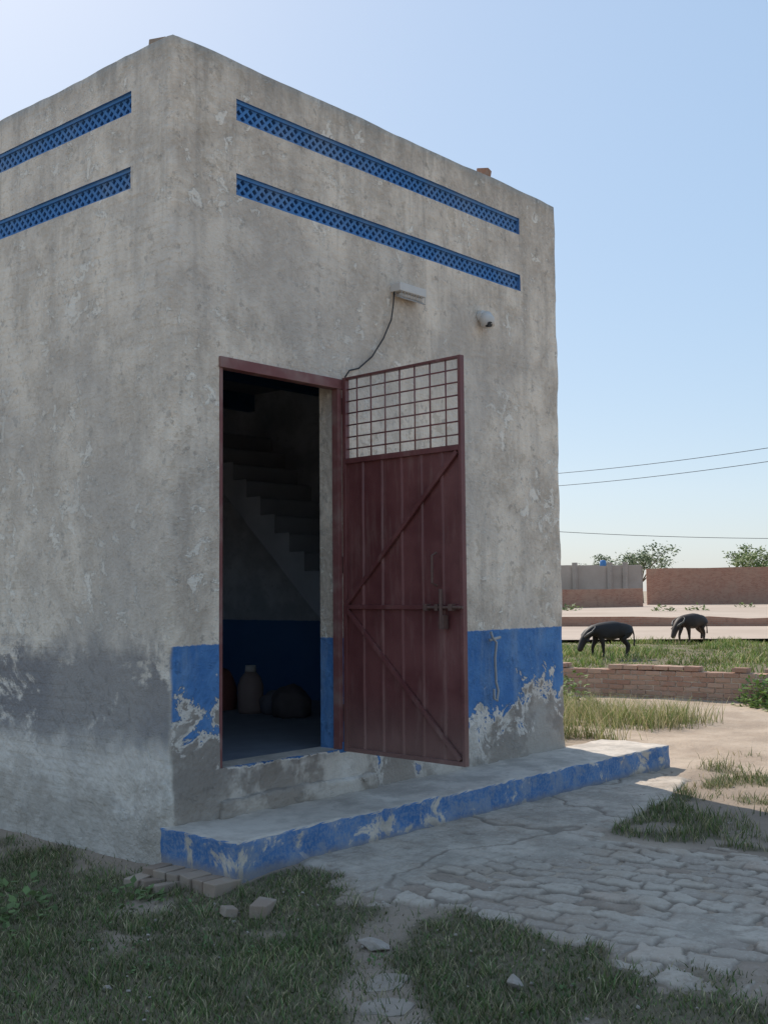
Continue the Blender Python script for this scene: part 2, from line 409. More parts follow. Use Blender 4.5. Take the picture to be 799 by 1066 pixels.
ribs=[DL*k/6 for k in range(1,6)]
ptsx=[(0.02,0)]
for rx in ribs: ptsx+=[(rx-.016,0),(rx-.006,-.011),(rx+.006,-.011),(rx+.016,0)]
ptsx.append((DL-.02,0))
nzs=14
Vd=[];Fd=[]
for j in range(nzs):
    z=DB+.02+(DG-DB-.02)*j/(nzs-1)
    for (a,b) in ptsx:
        Vd.append((a,b+.004*math.sin(a*7+j*.9)*math.sin(j*.7),z))
m_=len(ptsx)
for j in range(nzs-1):
    for k in range(m_-1): Fd.append((j*m_+k,j*m_+k+1,(j+1)*m_+k+1,(j+1)*m_+k))
sh=pymesh('sheet_panel',Vd,Fd,MDOOR,dl_)
so=sh.modifiers.new('s','SOLIDIFY'); so.thickness=.003
dbox('stile',0,.035,-.022,.018,DB,DT); dbox('stile',DL-.026,DL,-.022,.018,DB,DT)
dbox('rail',.035,DL-.026,-.02,.016,DB,DB+.03); dbox('rail',.035,DL-.026,-.02,.016,DT-.018,DT)
dbox('rail',.035,DL-.026,-.024,.016,DG-.02,DG+.018)
ZM=1.50
dbox('rail',.035,DL-.026,-.026,-.010,ZM-.015,ZM+.015)
def brace(a,b):
    a=Vector((a[0],0,a[1]));b=Vector((b[0],0,b[1])); d=(b-a).normalized(); nn=Vector((-d.z,0,d.x))*.014
    vv=[p+q+Vector((0,y,0)) for y in (-.030,-.012) for p,q in ((a,-nn),(b,-nn),(b,nn),(a,nn))]
    pymesh('brace',vv,BF,MDOOR,dl_)
brace((.04,ZM+.02),(DL-.04,DG-.03)); brace((.04,ZM-.02),(DL-.04,DB+.04))
parts=[]
for k in range(1,8): x=DL*k/8; parts.append(tube([(x,-.006,DG),(x,-.006,DT-.01)],.0055,6))
for k in range(1,7): z=DG+(DT-DG)*k/7; parts.append(tube([(.01,.004,z),(DL-.01,.004,z)],.0055,6))
v,f=merge(parts); pymesh('grille_bars',v,f,MMAR,dl_,True)
parts=[tube([(DL-.32,-.05,1.50),(DL+.02,-.05,1.50)],.010,10),
 tube([(DL-.16,-.06,1.62),(DL-.16,-.06,1.36)],.013,8),
 tube([(DL-.22,-.03,1.86),(DL-.22,-.075,1.84),(DL-.22,-.075,1.66),(DL-.22,-.03,1.64)],.009,8)]
for xx in (DL-.30,DL-.2,DL-.08): parts.append((boxv(xx-.014,xx+.014,-.066,-.02,1.478,1.522),BF))
parts.append((boxv(DL-.17,DL-.13,-.07,-.022,1.36,1.45),BF))
v,f=merge(parts); bevel(pymesh('slide_bolt_latch',v,f,MRUST,dl_),.002)
for zz in (.75,1.8,2.95):
    v,f=tube([(0-.008,.0,zz-.06),(-.008,.0,zz+.06)],.014,10); pymesh('hinge',v,f,MRUST,dl_)
# ------------------------------------------------------------ platform
def gridbox(name,x0,x1,y0,y1,z0,z1,step,mat,amp=.006,seed=5,rb=.012,parent=None):
    bm=bmesh.new(); bmesh.ops.create_cube(bm,size=1)
    for v in bm.verts: v.co=Vector(((x0+x1)/2+v.co.x*(x1-x0),(y0+y1)/2+v.co.y*(y1-y0),(z0+z1)/2+v.co.z*(z1-z0)))
    bmesh.ops.bevel(bm,geom=list(bm.edges),offset=rb,segments=2,affect='EDGES',profile=.6)
    for ax,(a,b) in enumerate(((x0,x1),(y0,y1),(z0,z1))):
        k=a+step
        while k<b-step*.5:
            no=[0,0,0];no[ax]=1;co=[0,0,0];co[ax]=k
            bmesh.ops.bisect_plane(bm,geom=list(bm.verts)+list(bm.edges)+list(bm.faces),plane_co=co,plane_no=no); k+=step
    co=np.array([v.co[:] for v in bm.verts])
    def f3(s,sc): return fbm(co[:,0]*sc+co[:,2]*sc*1.3,co[:,1]*sc+co[:,2]*sc*.7,s)-.5
    d=np.stack([f3(seed+k*7,5)*amp*2+f3(seed+40+k*7,14)*amp*2 for k in range(3)],-1)
    for v,q in zip(bm.verts,d): v.co+=Vector(q)
    me=bpy.data.meshes.new(name); bm.to_mesh(me); bm.free()
    for p in me.polygons:p.use_smooth=True
    me.materials.append(mat)
    return link(bpy.data.objects.new(name,me),parent)
plat=gridbox('concrete_platform',S0,S1,-SD,.03,-.1,ZS,.05,MS,.011)
gridbox('door_sill_course',XD0-.02,XD1+.32,-.060,.02,ZS-.03,.30,.04,MF,.022,9,.02,bld)
# ------------------------------------------------------------ GROUND
def zone_pave(x,y):
    n=(fbm(x*1.6,y*1.6,71)-.5)*.55+(fbm(x*6,y*6,72)-.5)*.22
    lft=x-(.02+.30*ss(-1.6,-.8,y)-.05*ss(-2.6,-3.6,y))+n
    rgt=(2.35+2.45*ss(-1.75,-1.05,y))-x+n
    return np.clip(np.minimum(lft,rgt)/.3,0,1)
def drop(x,y): return -.085*ss(.35,-.45,x)*ss(8,4,y)
def hz(x,y):
    h=drop(x,y)
    h=h+(fbm(x*1.3,y*1.3,61)-.5)*.05*ss(2.2,3.2,np.hypot(x-1.8,y+2))+(fbm(x*5,y*5,62)-.5)*.014
    h=h+(fbm(x*.12,y*.12,63)-.5)*.25*ss(13,25,x)
    return h-.012
def dens(x,y):
    n=fbm(x*2.2,y*2.2,81); n2=fbm(x*.8,y*.8,82)
    pm=zone_pave(x,y)
    A=ss(.55,.2,x+(n2-.5)*.4)*ss(.21,.46,n+.06)
    d1=np.abs((x+.3)-(y+1.9)*1.0)/1.414+ (n-.5)*.35
    bare=ss(.26,.10,d1)*ss(-1.5,-1.8,y)*ss(-3.2,-2.6,y)
    A=A*(1-.8*bare)
    wallb=ss(0,.3,-x+(n-.5)*.4)
    A=A*np.where(y>-.7,np.clip(wallb*.9+.05,0,1),1)
    B=ss(2.2,2.5,x)*ss(-.75,-1.1,y)*ss(.42,.60,n)*ss(6.5,5,x)*.8
    C=ss(.48,.62,n2*.6+n*.4)*.35*ss(4.6,6,x)*ss(10.9,10.2,x)
    D=ss(11.7,12.2,x)*(.75+.25*n)
    g=np.maximum.reduce([A*(1-ss(.15,.7,pm)),B*(1-ss(.1,.5,pm)),C,D])
    return np.clip(g,0,1)
def axis(a,b,step,far):
    core=np.arange(a,b,step); up=[];v=b;s=step
    while v<far: s*=1.16; v+=s; up.append(v)
    dn=[];v=a;s=step
    while v>-far: s*=1.16; v-=s; dn.append(v)
    return np.array(dn[::-1]+list(core)+up)
gx=axis(-4,12.5,.05,1500); gy=axis(-5.5,6,.05,1500)
GX,GY=np.meshgrid(gx,gy,indexing='ij')
GZ=hz(GX,GY)
idx=np.arange(GX.size).reshape(GX.shape)
q=np.stack([idx[:-1,:-1],idx[1:,:-1],idx[1:,1:],idx[:-1,1:]],-1).reshape(-1,4)
dep=(GX-CX)*F2[0]+(GY-CY)*F2[1]
gd=dens(GX,GY)*ss(36,32,dep)*ss(-5,6,dep)
soil=np.maximum(ss(2.1,2.5,GX)*ss(-.8,-1.1,GY)*ss(5.6,4.6,GX),ss(.9,.5,GX)*ss(4,3,GY)*.75*ss(-8,-5,GX)*ss(-9,-6,GY))
def ground_mat():
    m=M('ground_soil',.95,.1)
    g=m.attr('gd'); so=m.attr('soil')
    n=m.noise(1.2,5,.65); f=m.noise(22,4,.7); p=m.noise(.12,3,.6); pe=m.noise(70,2,.6)
    c=m.mix(m.mr(n,.35,.65),(.37,.285,.215),(.49,.39,.30))
    c=m.mix(m.ma('MULTIPLY',m.mr(f,.5,.7),.45),c,(.27,.205,.15))
    c=m.mix(m.ma('MULTIPLY',m.mr(pe,.62,.68),.5),c,(.52,.47,.41))
    far=m.ma('MULTIPLY',m.mr(p,.5,.6),m.mr(m.x,30,60))
    c=m.mix(m.ma('MULTIPLY',far,.6),c,(.12,.15,.06))
    c=m.mix(m.ma('MULTIPLY',so,.8),c,m.mix(f,(.20,.155,.12),(.35,.275,.21)))
    c=m.mix(m.ma('MULTIPLY',m.mr(g,.15,.75),.8),c,m.mix(f,(.075,.07,.04),(.2,.165,.105)))
    h=m.ma('ADD',m.ma('MULTIPLY',f,.7),m.ma('MULTIPLY',pe,.35))
    return m.out(c,nrm=m.bump(h,.8,.025))
npmesh('ground',np.stack([GX,GY,GZ],-1).reshape(-1,3),quads=q,mat=ground_mat(),smooth=True,attrs={'gd':gd,'soil':soil})
px=np.arange(-.6,5.1,.0125); py=np.arange(-4.6,-.60,.0125)
PX,PY=np.meshgrid(px,py,indexing='ij')
wx=PX+(fbm(PX*2.2,PY*2.2,91)-.5)*.22+(fbm(PX*8,PY*8,93)-.5)*.06; wy=PY+(fbm(PX*2.2,PY*2.2,92)-.5)*.22+(fbm(PX*8,PY*8,94)-.5)*.06
a=.1; ux=wx*math.cos(a)+wy*math.sin(a); uy=-wx*math.sin(a)+wy*math.cos(a)
bw,bl=.150,.235
row=np.floor(ux/bw); off=(row%2)*.5+_lat(5)[(row.astype(int))%256,3]*.35
cu=ux/bw-row; cc=uy/bl+off; col=np.floor(cc); cv=cc-col
ed=np.minimum(np.minimum(cu,1-cu)*bw,np.minimum(cv,1-cv)*bl)
T=_lat(77); rnd=T[row.astype(int)%256,col.astype(int)%256]
ero=fbm(PX*14,PY*14,95); er2=fbm(PX*5,PY*5,98)
jt=ss(.020,.004,ed+(ero-.5)*.036+(er2-.5)*.025)
cem=ss(.49,.64,fbm(PX*1.3,PY*1.3,96)*.7+.3*er2+.34*ss(-1.8,-1.0,PY)-.03*ss(-2.,-3.,PY))
lost=(rnd>.9)*(1-cem)
crack=ss(.018,.004,np.abs(fbm(PX*1.1,PY*1.1,131)-.5))*cem
jv=np.maximum.reduce([jt*(1-cem*.85),lost*.6,crack*.8])
pm=zone_pave(PX,PY)
edge=ss(0.,.7,pm)
PZ=.004+drop(PX,PY)+(1-cem)*((rnd-.5)*.016-jt*.014-lost*.012)-crack*.008+(ero-.5)*.016*(1-.4*cem)+(er2-.5)*.016+(fbm(PX*2,PY*2,97)-.5)*.014
PZ=PZ-(1-edge)*.035
idx=np.arange(PX.size).reshape(PX.shape)
q=np.stack([idx[:-1,:-1],idx[1:,:-1],idx[1:,1:],idx[:-1,1:]],-1).reshape(-1,4)
kp=(edge.ravel()[q].max(1)>0.01); q=q[kp]
def pave_mat():
    m=M('paving',.92,.15)
    j=m.attr('jt'); rr=m.attr('rnd'); ce=m.attr('cem'); eg=m.attr('edge')
    n=m.noise(2.5,6,.65); f=m.noise(35,3,.7); p=m.noise(9,6,.7); dd=m.noise(1.1,5,.65,off=(3,1,0))
    c=m.mix(rr,(.38,.31,.25),(.56,.475,.385))
    c=m.mix(m.ma('MULTIPLY',m.mr(rr,.8,.95),.45),c,(.42,.27,.19))
    c=m.mix(m.ma('MULTIPLY',ce,.8),c,m.mix(m.mr(n,.38,.62),(.38,.325,.265),(.58,.495,.405)))
    c=m.mix(m.ma('MULTIPLY',m.mr(p,.48,.66),.6),c,(.32,.255,.20))
    c=m.mix(m.ma('MULTIPLY',m.mr(dd,.5,.64),.5),c,(.40,.305,.225))
    c=m.mix(m.ma('MULTIPLY',m.mr(f,.5,.7),.35),c,(.64,.56,.47))
    c=m.mix(m.ma('MULTIPLY',j,.8),c,(.19,.15,.115))
    c=m.mix(m.ma('MULTIPLY',m.mr(eg,.95,.3),.85),c,m.mix(f,(.2,.155,.12),(.35,.275,.21)))
    return m.out(c,nrm=m.bump(m.ma('ADD',f,m.ma('MULTIPLY',p,1.2)),.75,.014))
npmesh('brick_paving',np.stack([PX,PY,PZ],-1).reshape(-1,3),quads=q,mat=pave_mat(),smooth=True,attrs={'jt':jv,'rnd':rnd,'cem':cem,'edge':edge})
# ------------------------------------------------------------ grass
def leaf_mat(name,trans=.25):
    m=M(name,.6,.25); c=m.attr('Col',False); m.set(m.b.inputs['Base Color'],c)
    if trans>0:
        tr=m.t.nodes.new('ShaderNodeBsdfTranslucent'); m.t.links.new(c,tr.inputs[0])
        mx=m.t.nodes.new('ShaderNodeMixShader'); mx.inputs[0].default_value=trans
        o=[n for n in m.t.nodes if n.type=='OUTPUT_MATERIAL'][0]
        m.t.links.new(m.b.outputs[0],mx.inputs[1]); m.t.links.new(tr.outputs[0],mx.inputs[2]); m.t.links.new(mx.outputs[0],o.inputs[0])
    return m.m
MG=leaf_mat('grass_blades'); MGS=leaf_mat('short_grass',0)
def blades(name,x,y,z,h,w,lean,cols,mat=MG,parent=None):
    n=len(x); a=RNG.random(n)*6.283; la=RNG.random(n)*6.283
    dx,dy=np.cos(a)*w/2,np.sin(a)*w/2
    lx,ly=np.cos(la)*lean*h,np.sin(la)*lean*h
    hh=h*np.sqrt(np.clip(1-lean**2*.7,.1,1))
    V=np.empty((n,5,3))
    V[:,0]=np.stack([x-dx,y-dy,z],-1);V[:,1]=np.stack([x+dx,y+dy,z],-1)
    V[:,2]=np.stack([x+dx*.8+lx*.35,y+dy*.8+ly*.35,z+hh*.55],-1);V[:,3]=np.stack([x-dx*.8+lx*.35,y-dy*.8+ly*.35,z+hh*.55],-1)
    V[:,4]=np.stack([x+lx,y+ly,z+hh],-1)
    b=np.arange(n)[:,None]*5
    q=b+np.array([[0,1,2,3]]); t=b+np.array([[3,2,4]])
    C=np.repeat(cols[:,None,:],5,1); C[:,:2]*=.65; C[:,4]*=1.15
    return npmesh(name,V.reshape(-1,3),quads=q,tris=t,mat=mat,parent=parent,cols=C.reshape(-1,3))
def gcol(n,green=(.075,.115,.035),dry=(.26,.22,.11),pd=.15,var=.35):
    c=np.array(green)*(1+(RNG.random((n,1))-.5)*2*var)*(1+(RNG.random((n,3))-.5)*.25)
    d=RNG.random(n)<pd; c[d]=np.array(dry)*(1+(RNG.random((d.sum(),1))-.5)*.6); return c
def scatter(n,xa,xb,ya,yb,fn=dens,pw=1.):
    x=RNG.uniform(xa,xb,n);y=RNG.uniform(ya,yb,n); k=RNG.random(n)<fn(x,y)**pw
    return x[k],y[k]
x,y=scatter(190000,-3.6,1.,-4.7,1.6)
n=len(x); cl=fbm(x*3,y*3,101)
h=(.012+.045*RNG.random(n))*(.3+1.3*cl); 
cc=gcol(n,(.12,.155,.055),(.36,.30,.17),.27)*(.6+.8*fbm(x*5,y*5,103))[:,None]
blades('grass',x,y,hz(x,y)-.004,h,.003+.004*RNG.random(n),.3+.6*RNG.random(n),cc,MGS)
tx=RNG.uniform(-3,.2,70); ty=RNG.uniform(-4.4,-.5,70); rep=22
x=np.repeat(tx,rep)+RNG.normal(0,.018,70*rep); y=np.repeat(ty,rep)+RNG.normal(0,.018,70*rep)
k=RNG.random(len(x))<dens(x,y)+.1; x,y=x[k],y[k]; n=len(x)
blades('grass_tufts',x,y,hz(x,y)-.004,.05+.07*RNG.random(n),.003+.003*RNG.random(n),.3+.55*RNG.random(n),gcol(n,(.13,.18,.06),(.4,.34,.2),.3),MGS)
x,y=scatter(30000,2.1,6.4,-3.6,-.6); n=len(x)
blades('grass.001',x,y,hz(x,y)-.004,.03+.07*RNG.random(n)*fbm(x*3,y*3,104)*2,.004+.004*RNG.random(n),.3+.5*RNG.random(n),gcol(n,(.14,.18,.06),(.42,.35,.2),.3))
def wd(x,y): return ss(.38,.56,fbm(x*1.4,y*1.4,111))*ss(5.0,5.8,x)*ss(9.2,8.5,x)*ss(.35,1.0,y)*ss(4.2,3.4,y)
x,y=scatter(32000,5,9.3,.3,4.4,wd); n=len(x)
blades('tall_dry_grass',x,y,hz(x,y),.08+.30*RNG.random(n)**1.5,.005+.005*RNG.random(n),.2+.5*RNG.random(n),gcol(n,(.19,.24,.07),(.50,.43,.24),.55))
def fd(x,y):
    return ss(.2,.5,fbm(x*.8,y*.8,121))*.9+.1
nn=50000; dpt=RNG.uniform(15,35,nn); lt=RNG.uniform(1.5,14,nn)
x=CX+F2[0]*dpt+R2[0]*lt; y=CY+F2[1]*dpt+R2[1]*lt
k=(x>11.95)&(RNG.random(nn)<fd(x,y)); x,y=x[k],y[k]; n=len(x)
fc=gcol(n,(.18,.24,.06),(.46,.40,.2),.25)*(.5+1.0*fbm(x*.7,y*.7,123))[:,None]
blades('field_grass',x,y,hz(x,y),(.05+.18*RNG.random(n))*(.2+1.2*ss(.35,.75,fbm(x*.9,y*.9,122))),.012+.02*RNG.random(n),.3+.5*RNG.random(n),fc)
def leafy(name,centers,nl,size,rad,hgt,green,mat=MG):
    Vs=[];C=[]
    for (cx,cy,cz) in centers:
        for i in range(nl):
            a=random.random()*6.283; rr=rad*math.sqrt(random.random()); zz=cz+hgt*(1-(rr/rad)**2)*random.random()**.6
            p=Vector((cx+rr*math.cos(a),cy+rr*math.sin(a),zz)); s=size*(.5+random.random())
            d=Vector((math.cos(a+random.uniform(-1,1)),math.sin(a+random.uniform(-1,1)),random.uniform(-.3,.8))).normalized()
            sd=d.cross(Vector((random.uniform(-.4,.4),random.uniform(-.4,.4),1))).normalized()*s*.35
            Vs+=[p,p+d*s*.5+sd,p+d*s,p+d*s*.5-sd]
            g=.6+.8*random.random(); C+=[tuple(v*g for v in green)]*4
    nq=len(Vs)//4
    return npmesh(name,np.array([v[:] for v in Vs]),quads=np.arange(nq*4).reshape(-1,4),mat=mat,cols=np.array(C))
cs=[(10.9+random.uniform(-.4,.6),random.uniform(-1.4,1.1),-.03) for _ in range(40)]
leafy('creeping_bush',cs,130,.07,.3,.45,(.13,.21,.05))
cs=[(9.3+random.uniform(-.5,1.2),random.uniform(3.2,4.6),-.03) for _ in range(26)]
leafy('leafy_weeds',cs,90,.075,.25,.5,(.15,.21,.06))
cs=[(-1.25,.0,-.1),(-1.0,-.1,-.1),(-1.4,-.25,-.1),(-.85,.3,-.1),(-1.6,.3,-.1),(-.5,-.3,-.1)]
leafy('broadleaf_weeds',cs,45,.05,.17,.12,(.15,.21,.08))
cs=[(random.uniform(-2.6,.1),random.uniform(-3.8,-.3),-.1) for _ in range(40)]
leafy('small_weeds',cs,22,.022,.07,.06,(.14,.20,.08))
def brick_mat(name,c1,c2):
    m=M(name,.95,.1); r_=m.attr('rnd'); n=m.noise(14,5,.7); b=m.noise(1.5,4,.6)
    c=m.mix(r_,c1,c2); c=m.mix(m.ma('MULTIPLY',m.mr(n,.45,.7),.5),c,(.38,.33,.27)); c=m.mix(m.ma('MULTIPLY',m.mr(b,.5,.65),.4),c,(.22,.18,.15))
    return m.out(c,nrm=m.bump(n,.6,.01))
MBR=brick_mat('clay_brick',(.27,.13,.085),(.40,.25,.18))
MOLD=brick_mat('old_grey_brick',(.28,.205,.155),(.42,.32,.245))
MMID=brick_mat('weathered_red_brick',(.36,.21,.155),(.50,.34,.255))
def brickset(name,items,mat,parent=None,bev=.006):
    Vs=[];Fs=[];A=[]
    for c,s,rz,tl in items:
        rm=Matrix.Rotation(rz,3,'Z')@Matrix.Rotation(tl,3,'X'); o=len(Vs)
        for p in boxv(-s[0]/2,s[0]/2,-s[1]/2,s[1]/2,-s[2]/2,s[2]/2):
            p=Vector(p)+Vector([random.uniform(-.08,.08)*min(s) for _ in range(3)])
            Vs.append(Vector(c)+rm@p)
        Fs+=[tuple(i+o for i in f) for f in BF]; A+=[random.random()]*8
    ob=pymesh(name,Vs,Fs,mat,parent)
    at=ob.data.attributes.new('rnd','FLOAT','POINT'); at.data.foreach_set('value',np.array(A,np.float32))
    if bev: bevel(ob,bev,2)
    return ob
def brickwall(name,p0,p1,courses,thick,mat,miss=.5,z0=-.1,bl=.235,bh=.075):
    p0=Vector(p0);p1=Vector(p1); d=(p1-p0); Ln=d.length; d.normalize(); nrm=Vector((-d.y,d.x)); ang=math.atan2(d.y,d.x)
    it=[]
    for k in range(courses):
        n_=int(Ln/bl)
        for i in range(n_):
            s=(i+.5+(k%2)*.5)*bl
            if s>Ln: continue
            if k>=courses-1 and math.sin(s*3.1)+random.random()*1.2>.9-miss: continue
            for side in (-1,1):
                c=p0+d*s+nrm*side*(thick/4+.001)
                it.append(((c.x+random.uniform(-.006,.006),c.y+random.uniform(-.006,.006),z0+bh*(k+.5)),(bl-.014,thick/2-.01,bh-.012),ang+random.uniform(-.03,.03),0))
    ob=brickset(name,it,mat)
    v=[p0+nrm*(thick/2-.02),p1+nrm*(thick/2-.02),p1-nrm*(thick/2-.02),p0-nrm*(thick/2-.02)]
    vv=[(a.x,a.y,z0) for a in v]+[(a.x,a.y,z0+bh*(courses-1.2)) for a in v]
    pymesh('mortar_core',vv,BF,MC,ob)
    return ob
brickwall('low_brick_wall',(10.9,6.2),(11.85,-1.2),7,.24,MMID,-.1,z0=-.05)
it=[]
for i in range(6): it.append(((-.10+random.uniform(-.02,.02),-.04-.115*i,-.045),(.2,.10,.075),random.uniform(-.1,.1),random.uniform(-.05,.05)))
for i in range(3): it.append(((-.20+random.uniform(-.03,.03),-.02-.13*i,-.085),(.2,.10,.075),random.uniform(-.3,.3),random.uniform(-.1,.1)))
brickset('rubble_brick_footing',it,MOLD)
brickset('loose_brick',[((.10,.24,H+.035),(.10,.13,.055),.3,0)],MOLD)
brickset('loose_brick.001',[((3.52,.12,H+.06),(.075,.11,.12),.2,.15)],MBR)
MROCK=flat('rock',(.38,.32,.27),.95,.35,14,bump=.9,bd=.02)
def rock(name,c,s,seed,mat,rot=None):
    rd=random.Random(seed); bm=bmesh.new()
    for i in range(16):
        p=Vector((rd.gauss(0,1),rd.gauss(0,1),rd.gauss(0,1))).normalized(); bm.verts.new((p.x*s[0]*(.8+.4*rd.random()),p.y*s[1]*(.8+.4*rd.random()),p.z*s[2]*(.8+.4*rd.random())))
    bmesh.ops.convex_hull(bm,input=bm.verts)
    bmesh.ops.delete(bm,geom=[v for v in bm.verts if not v.link_faces],context='VERTS')
    me=bpy.data.meshes.new(name); bm.to_mesh(me); bm.free(); me.materials.append(mat)
    o=bpy.data.objects.new(name,me); o.location=c; o.rotation_euler=(0,0,seed); bevel(o,min(s)*.12,2)
    return link(o)
brickset('broken_brick',[((-.24,-1.08,-.055),(.17,.10,.07),.5,.1),((-.36,-.95,-.07),(.08,.07,.05),1.2,.2)],MOLD)
for i,(c,s) in enumerate([((-.3,-1.92,-.065),(.09,.06,.028)),((-.34,-2.75,-.06),(.038,.03,.035)),
   ((.5,-3.1,.0),(.03,.025,.015)),((-1.45,-1.4,-.085),(.025,.02,.015))]):
    rock('rock' if i==0 else 'rock.%03d'%i,c,s,i*3+2,MROCK)
def slabfrag(name,cx,cy,rx,ry,seed,z):
    rd=random.Random(seed); n=11; V=[];
    for zz,sc in ((z-.06,1.),(z,1.),(z+.004,.9)):
        rd2=random.Random(seed)
        for k in range(n):
            a=6.283*k/n; q_=.65+.5*rd2.random(); V.append((cx+rx*q_*sc*math.cos(a),cy+ry*q_*sc*math.sin(a),zz+.006*rd.random()))
    Fc=[(j*n+k,j*n+(k+1)%n,(j+1)*n+(k+1)%n,(j+1)*n+k) for j in range(2) for k in range(n)]+[tuple(2*n+k for k in range(n))]
    return pymesh(name,V,Fc,MOLDC)
MOLDC=flat('old_concrete',(.34,.28,.225),.95,.3,9,dust=((.24,.195,.155),.6),bump=.8,bd=.02)
for i,(a_,b_,c_,d_) in enumerate([(-.6,-2.25,.15,.1),(-.85,-2.47,.12,.1),(-1.05,-2.75,.17,.12)]):
    slabfrag('concrete_fragment' if i==0 else 'concrete_fragment.%03d'%i,a_,b_,c_,d_,i+4,float(hz(np.array([a_]),np.array([b_]))[0])+.002)
it=[]
for i in range(420):
    x=random.uniform(-2,5.5);y=random.uniform(-4.4,-.75)
    s=random.uniform(.004,.013); it.append(((x,y,float(hz(np.array([x]),np.array([y]))[0])+.012),(s*1.4,s,s*.8),random.random()*3,random.random()))
brickset('gravel',it,MROCK,None,.002)
# ------------------------------------------------------------ wall fixtures
fl=empty('wall_light_fixture')
box('housing',2.11,2.43,-.10,.0,3.90,3.965,MWHITE,fl,.006)
parts=[]
for k in range(9): xx=2.13+k*.035; parts.append(tube([(xx,-.02,3.90),(xx,-.095,3.845),(xx,-.10,3.90)],.003,5))
parts.append(tube([(2.12,-.095,3.845),(2.42,-.095,3.845)],.004,6)); parts.append(tube([(2.12,-.05,3.865),(2.42,-.05,3.865)],.004,6))
v,f=merge(parts); pymesh('wire_guard',v,f,MGREY,fl)
v,f=tube([(2.15,-.055,3.885),(2.40,-.055,3.885)],.016,10); pymesh('tube',v,f,MWHITE,fl,True)
v,f=tube([(2.12,-.03,3.9),(2.11,-.03,3.80),(2.09,-.025,3.68),(2.0,-.022,3.52),(1.87,-.02,3.36),(1.72,-.02,3.25),(1.62,-.02,3.22),(1.56,-.03,3.16)],.006,6)
pymesh('electric_cable',v,f,MBLACK,None,True)
cc=empty('security_camera')
v,f=tube([(3.27,.0,3.915),(3.27,-.05,3.915)],.05,20); bevel(pymesh('base',v,f,MWHITE,cc),.006)
v,f=tube([(3.27,-.055,3.93),(3.27,-.075,3.88),(3.27,-.085,3.82)],[.045,.062,.055],20); pymesh('body',v,f,MWHITE,cc,True)
v,f=tube([(3.25,-.09,3.835),(3.24,-.13,3.825)],[.026,.022],16); pymesh('lens',v,f,MBLACK,cc)
v,f=tube([(3.29,-.05,1.27),(3.30,-.06,1.22),(3.34,-.07,1.18),(3.33,-.06,1.05),(3.34,-.06,.85),(3.37,-.06,.78),(3.35,-.06,.70),(3.31,-.06,.72),(3.31,-.06,.80)],.011,8)
hk=pymesh('hanging_hose',v,f,MGREY,None,True)
v,f=tube([(3.27,-.05,1.20),(3.42,-.05,1.22)],.012,8); pymesh('bracket',v,f,MGREY,hk,True)
jg=empty('water_cooler_jug')
v,f=tube([(3.0,2.55,.47),(3.0,2.55,.50),(3.0,2.55,.72),(3.0,2.55,.80),(3.0,2.55,.86)],[.11,.12,.125,.10,.05],18); pymesh('body',v,f,flat('pale_pink_plastic',(.30,.22,.20),.5,.1,10),jg,True)
v,f=tube([(3.0,2.55,.86),(3.0,2.55,.92)],[.055,.05],14); pymesh('lid',v,f,MWHITE,jg,True)
def sack(name,c,s,seed,mat):
    bm=bmesh.new(); bmesh.ops.create_icosphere(bm,subdivisions=4,radius=1)
    for v in bm.verts:
        p=v.co; d=.75+.5*float(fbm(np.array([p.x*1.6+seed+p.z]),np.array([p.y*1.6+p.z*.8]),seed)[0])
        v.co=Vector((p.x*s[0]*d,p.y*s[1]*d,max(p.z,-.6)*s[2]*d))
    me=bpy.data.meshes.new(name); bm.to_mesh(me); bm.free(); me.materials.append(mat)
    for p in me.polygons:p.use_smooth=True
    o=bpy.data.objects.new(name,me); o.location=c; return link(o)
for i,(c,s) in enumerate([((3.0,2.0,.58),(.2,.2,.18)),((3.05,3.1,.6),(.22,.2,.26)),((2.7,3.7,.57),(.3,.2,.2)),((3.1,2.25,.56),(.15,.2,.14))]):
    sack('cloth_sack' if i==0 else 'cloth_sack.%03d'%i,c,s,i*5+3,flat('sack_cloth%d'%i,[(.12,.10,.10),(.24,.10,.08),(.12,.12,.14),(.16,.15,.17)][i],.9,.2,10))
